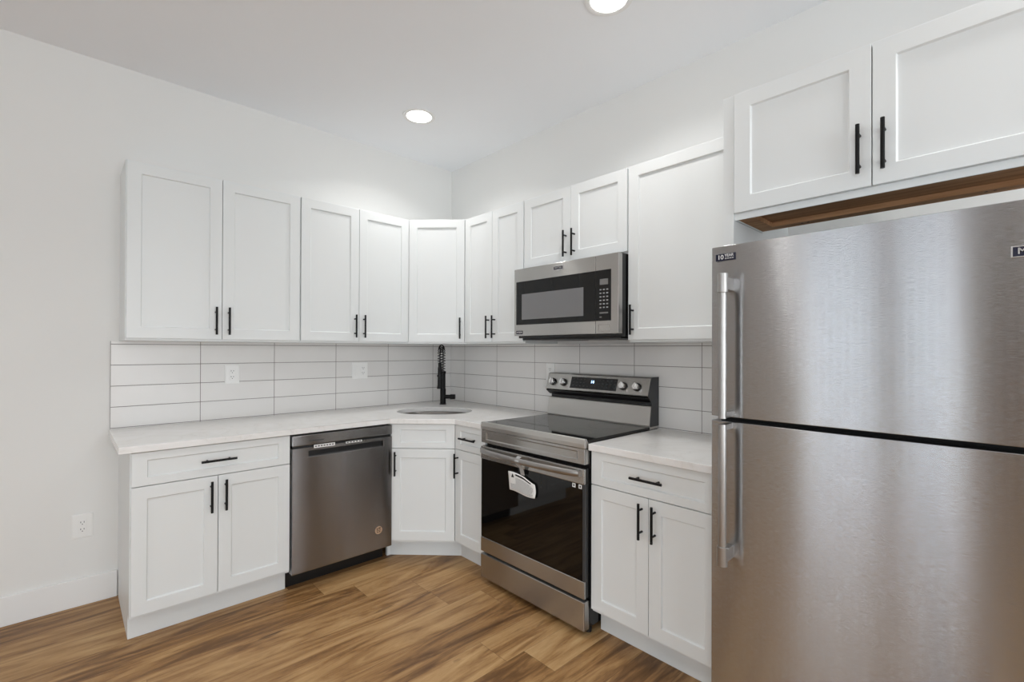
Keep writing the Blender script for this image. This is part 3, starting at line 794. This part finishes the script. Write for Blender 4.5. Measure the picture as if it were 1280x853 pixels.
o = obj('strap', bm, 'grey_film', t); md = o.modifiers.new('thick', 'SOLIDIFY'); md.thickness = .0006

# ------------------------------------------------------------ microwave
t = thing('microwave', 'stainless over-the-range microwave with black glass front', 'microwave', (0, -1.2192, 1.405), R(-90))
def Z(z): return z - 1.405
MF = -.403
obj('body', box(NB(), .003, .759, -.368, -.009, Z(1.412), Z(1.8365)), 'black_enamel', t, .002)
obj('bottom_grille', box(NB(), .02, .742, -.352, -.05, Z(1.400), Z(1.4118)), 'black_plastic', t, .002)
bm = NB()
for a in (.10, .42): box(bm, a, a + .24, -.26, -.10, Z(1.397), Z(1.3998))
obj('grease_filter', bm, 'mid_grey', t)
d = obj('door', box(NB(), 0, .6185, MF, -.3685, Z(1.425), Z(1.834)), 'steel', t, .002)
c = obj('control_panel', box(NB(), .6205, .762, MF, -.3685, Z(1.425), Z(1.834)), 'steel', t, .002)
obj('glass', box(NB(), .018, .6183, MF - .0022, MF - .0002, Z(1.492), Z(1.755)), 'black_glass', d, .001)
obj('window', box(NB(), .068, .541, MF - .0032, MF - .0023, Z(1.523), Z(1.677)), 'window_mesh', d)
ck = obj('glass', box(NB(), .6207, .716, MF - .0022, MF - .0002, Z(1.492), Z(1.755)), 'black_glass', c, .001)
obj('display', box(NB(), .648, .700, MF - .0030, MF - .0023, Z(1.678), Z(1.708)), 'mid_grey', c)
for r_ in range(6):
    for c_ in range(3):
        obj('key', box(NB(), .6475 + c_ * .021, .6585 + c_ * .021, MF - .0030, MF - .0023, Z(1.650 - r_ * .0185), Z(1.656 - r_ * .0185)), 'grey_film', c)
obj('key', box(NB(), .6475, .7005, MF - .0030, MF - .0023, Z(1.529), Z(1.536)), 'mid_grey', c)
obj('key', box(NB(), .6475, .6600, MF - .0030, MF - .0023, Z(1.508), Z(1.514)), 'mid_grey', c)
bm = NB(); inset_panel(bm, .636, .706, Z(1.437), Z(1.474), MF - .0002, MF - .0018, .002, .002, .002, .002, .0012, .0005)
obj('open_button', bm, 'steel', c)
# emblem above the glass
bm = NB(); prism(bm, [(-.036, .012), (.036, .012), (.036, -.010), (.018, -.010), (0, -.015), (-.018, -.010), (-.036, -.010)], 0, .002)
e = obj('emblem', bm, 'chrome', d, .0005); e.location = (.360, MF - .0002, Z(1.803)); e.rotation_euler = (R(90), 0, 0)
bm = NB(); prism(bm, [(-.033, .0095), (.033, .0095), (.033, -.0078), (-.033, -.0078)], 0.0021, .0026)
obj('emblem_field', bm, 'badge_blue', e)
text('lettering', 'MAYTAG', .0135, 'chrome', e, (0, .0008, .0029), rot=(0, 0, 0), ext=.0002, bold=.0002)
s = obj('sticker', box(NB(), .018, .074, MF - .0010, MF - .0002, Z(1.436), Z(1.456)), 'badge_blue', d)
text('lettering', '10 YEAR', .0135, 'white_plastic', s, (.046, MF - .0013, Z(1.446)), ext=.0002)

# ------------------------------------------------------------ refrigerator
t = thing('refrigerator', 'large stainless steel top-freezer refrigerator at the right edge', 'refrigerator', (0, -2.637, 0), R(-90))
w = .828; F = -.82
obj('body', box(NB(), .004, w - .004, -.745, -.03, .045, 1.668), 'dark_grey', t, .004)
obj('base_grille', box(NB(), .02, w - .02, -.73, -.70, .006, .044), 'black_plastic', t)
for fx in (.05, w - .05):
    for fy in (-.68, -.09): obj('foot', cyl(NB(), (fx, fy, .0004), (fx, fy, .046), .02, 16), 'rubber', t)
def fdoor(name, z0, z1):
    bm = NB(); n = 14; pts = []
    # gently crowned front, rounded vertical edges
    for i in range(n + 1):
        s = i / n; x = s * w
        pts.append((x, F + .002 * (2 * s - 1) ** 2))
    poly = [(0, -.752), (0, F + .010), (.002, F + .006)] + [(x, y) for x, y in pts[1:-1]] + [(w - .002, F + .006), (w, F + .010), (w, -.752)]
    prism(bm, poly, z0, z1)
    return obj(name, bm, 'fridge_steel', t, .0015, smooth=True)
up_ = fdoor('freezer_door', 1.119, 1.691); lo_ = fdoor('fresh_food_door', .055, 1.103)
obj('gasket', box(NB(), .012, w - .012, -.752, -.746, 1.10, 1.13), 'rubber', t)
HX, HY = .066, -.880
def fhandle(parent, z_in, z_out):
    """z_in: end by the gap, z_out: capped end with bracket"""
    s = 1 if z_out > z_in else -1
    bm = NB(); cyl(bm, (HX, HY, z_in), (HX, HY, z_out - s * .055), .0125, 28)
    h = obj('handle', bm, 'steel_smooth', parent, smooth=True)
    bm = NB(); cyl(bm, (HX, HY, z_out - s * .062), (HX, HY, z_out), .0165, 28)
    obj('handle_cap', bm, 'steel_smooth', h, .001, smooth=True)
    bm = NB(); box(bm, HX - .011, HX + .011, HY + .010, F + .002, z_out - s * .052, z_out - s * .010)
    obj('handle_bracket', bm, 'steel_smooth', h, .003)
    bm = NB(); box(bm, HX - .008, HX + .008, HY + .008, F + .002, z_in, z_in + s * .02)
    obj('handle_bracket', bm, 'steel_smooth', h, .002)
fhandle(up_, 1.121, 1.589); fhandle(lo_, 1.102, .647)
yb_ = F + .0035
s = obj('badge', box(NB(), .018, .083, yb_ - .0045, yb_ - .002, 1.641, 1.664), 'badge_blue', up_)
text('lettering', '10', .021, 'white_plastic', s, (.034, yb_ - .0048, 1.6525), ext=.0002, bold=.0002)
text('lettering', 'YEAR', .0125, 'white_plastic', s, (.062, yb_ - .0048, 1.6575), ext=.0002, bold=.0001)
bm = NB()
for i in range(4): box(bm, .0485 + i * .0075, .0545 + i * .0075, yb_ - .0050, yb_ - .0045, 1.6455, 1.6505)
obj('print', bm, 'grey_film', s)
bm = NB(); prism(bm, [(-.052, .014), (.052, .014), (.052, -.013), (.026, -.013), (0, -.020), (-.026, -.013), (-.052, -.013)], 0, .003)
e = obj('emblem', bm, 'chrome', up_, .0005); e.location = (.761, F + .0020, 1.571); e.rotation_euler = (R(90), 0, 0)
bm = NB(); prism(bm, [(-.049, .0115), (.049, .0115), (.049, -.0105), (-.049, -.0105)], 0.0031, .0036)
obj('emblem_field', bm, 'badge_blue', e)
text('lettering', 'MAYTAG', .0205, 'chrome', e, (0, .0008, .0039), rot=(0, 0, 0), ext=.0003, bold=.0004)
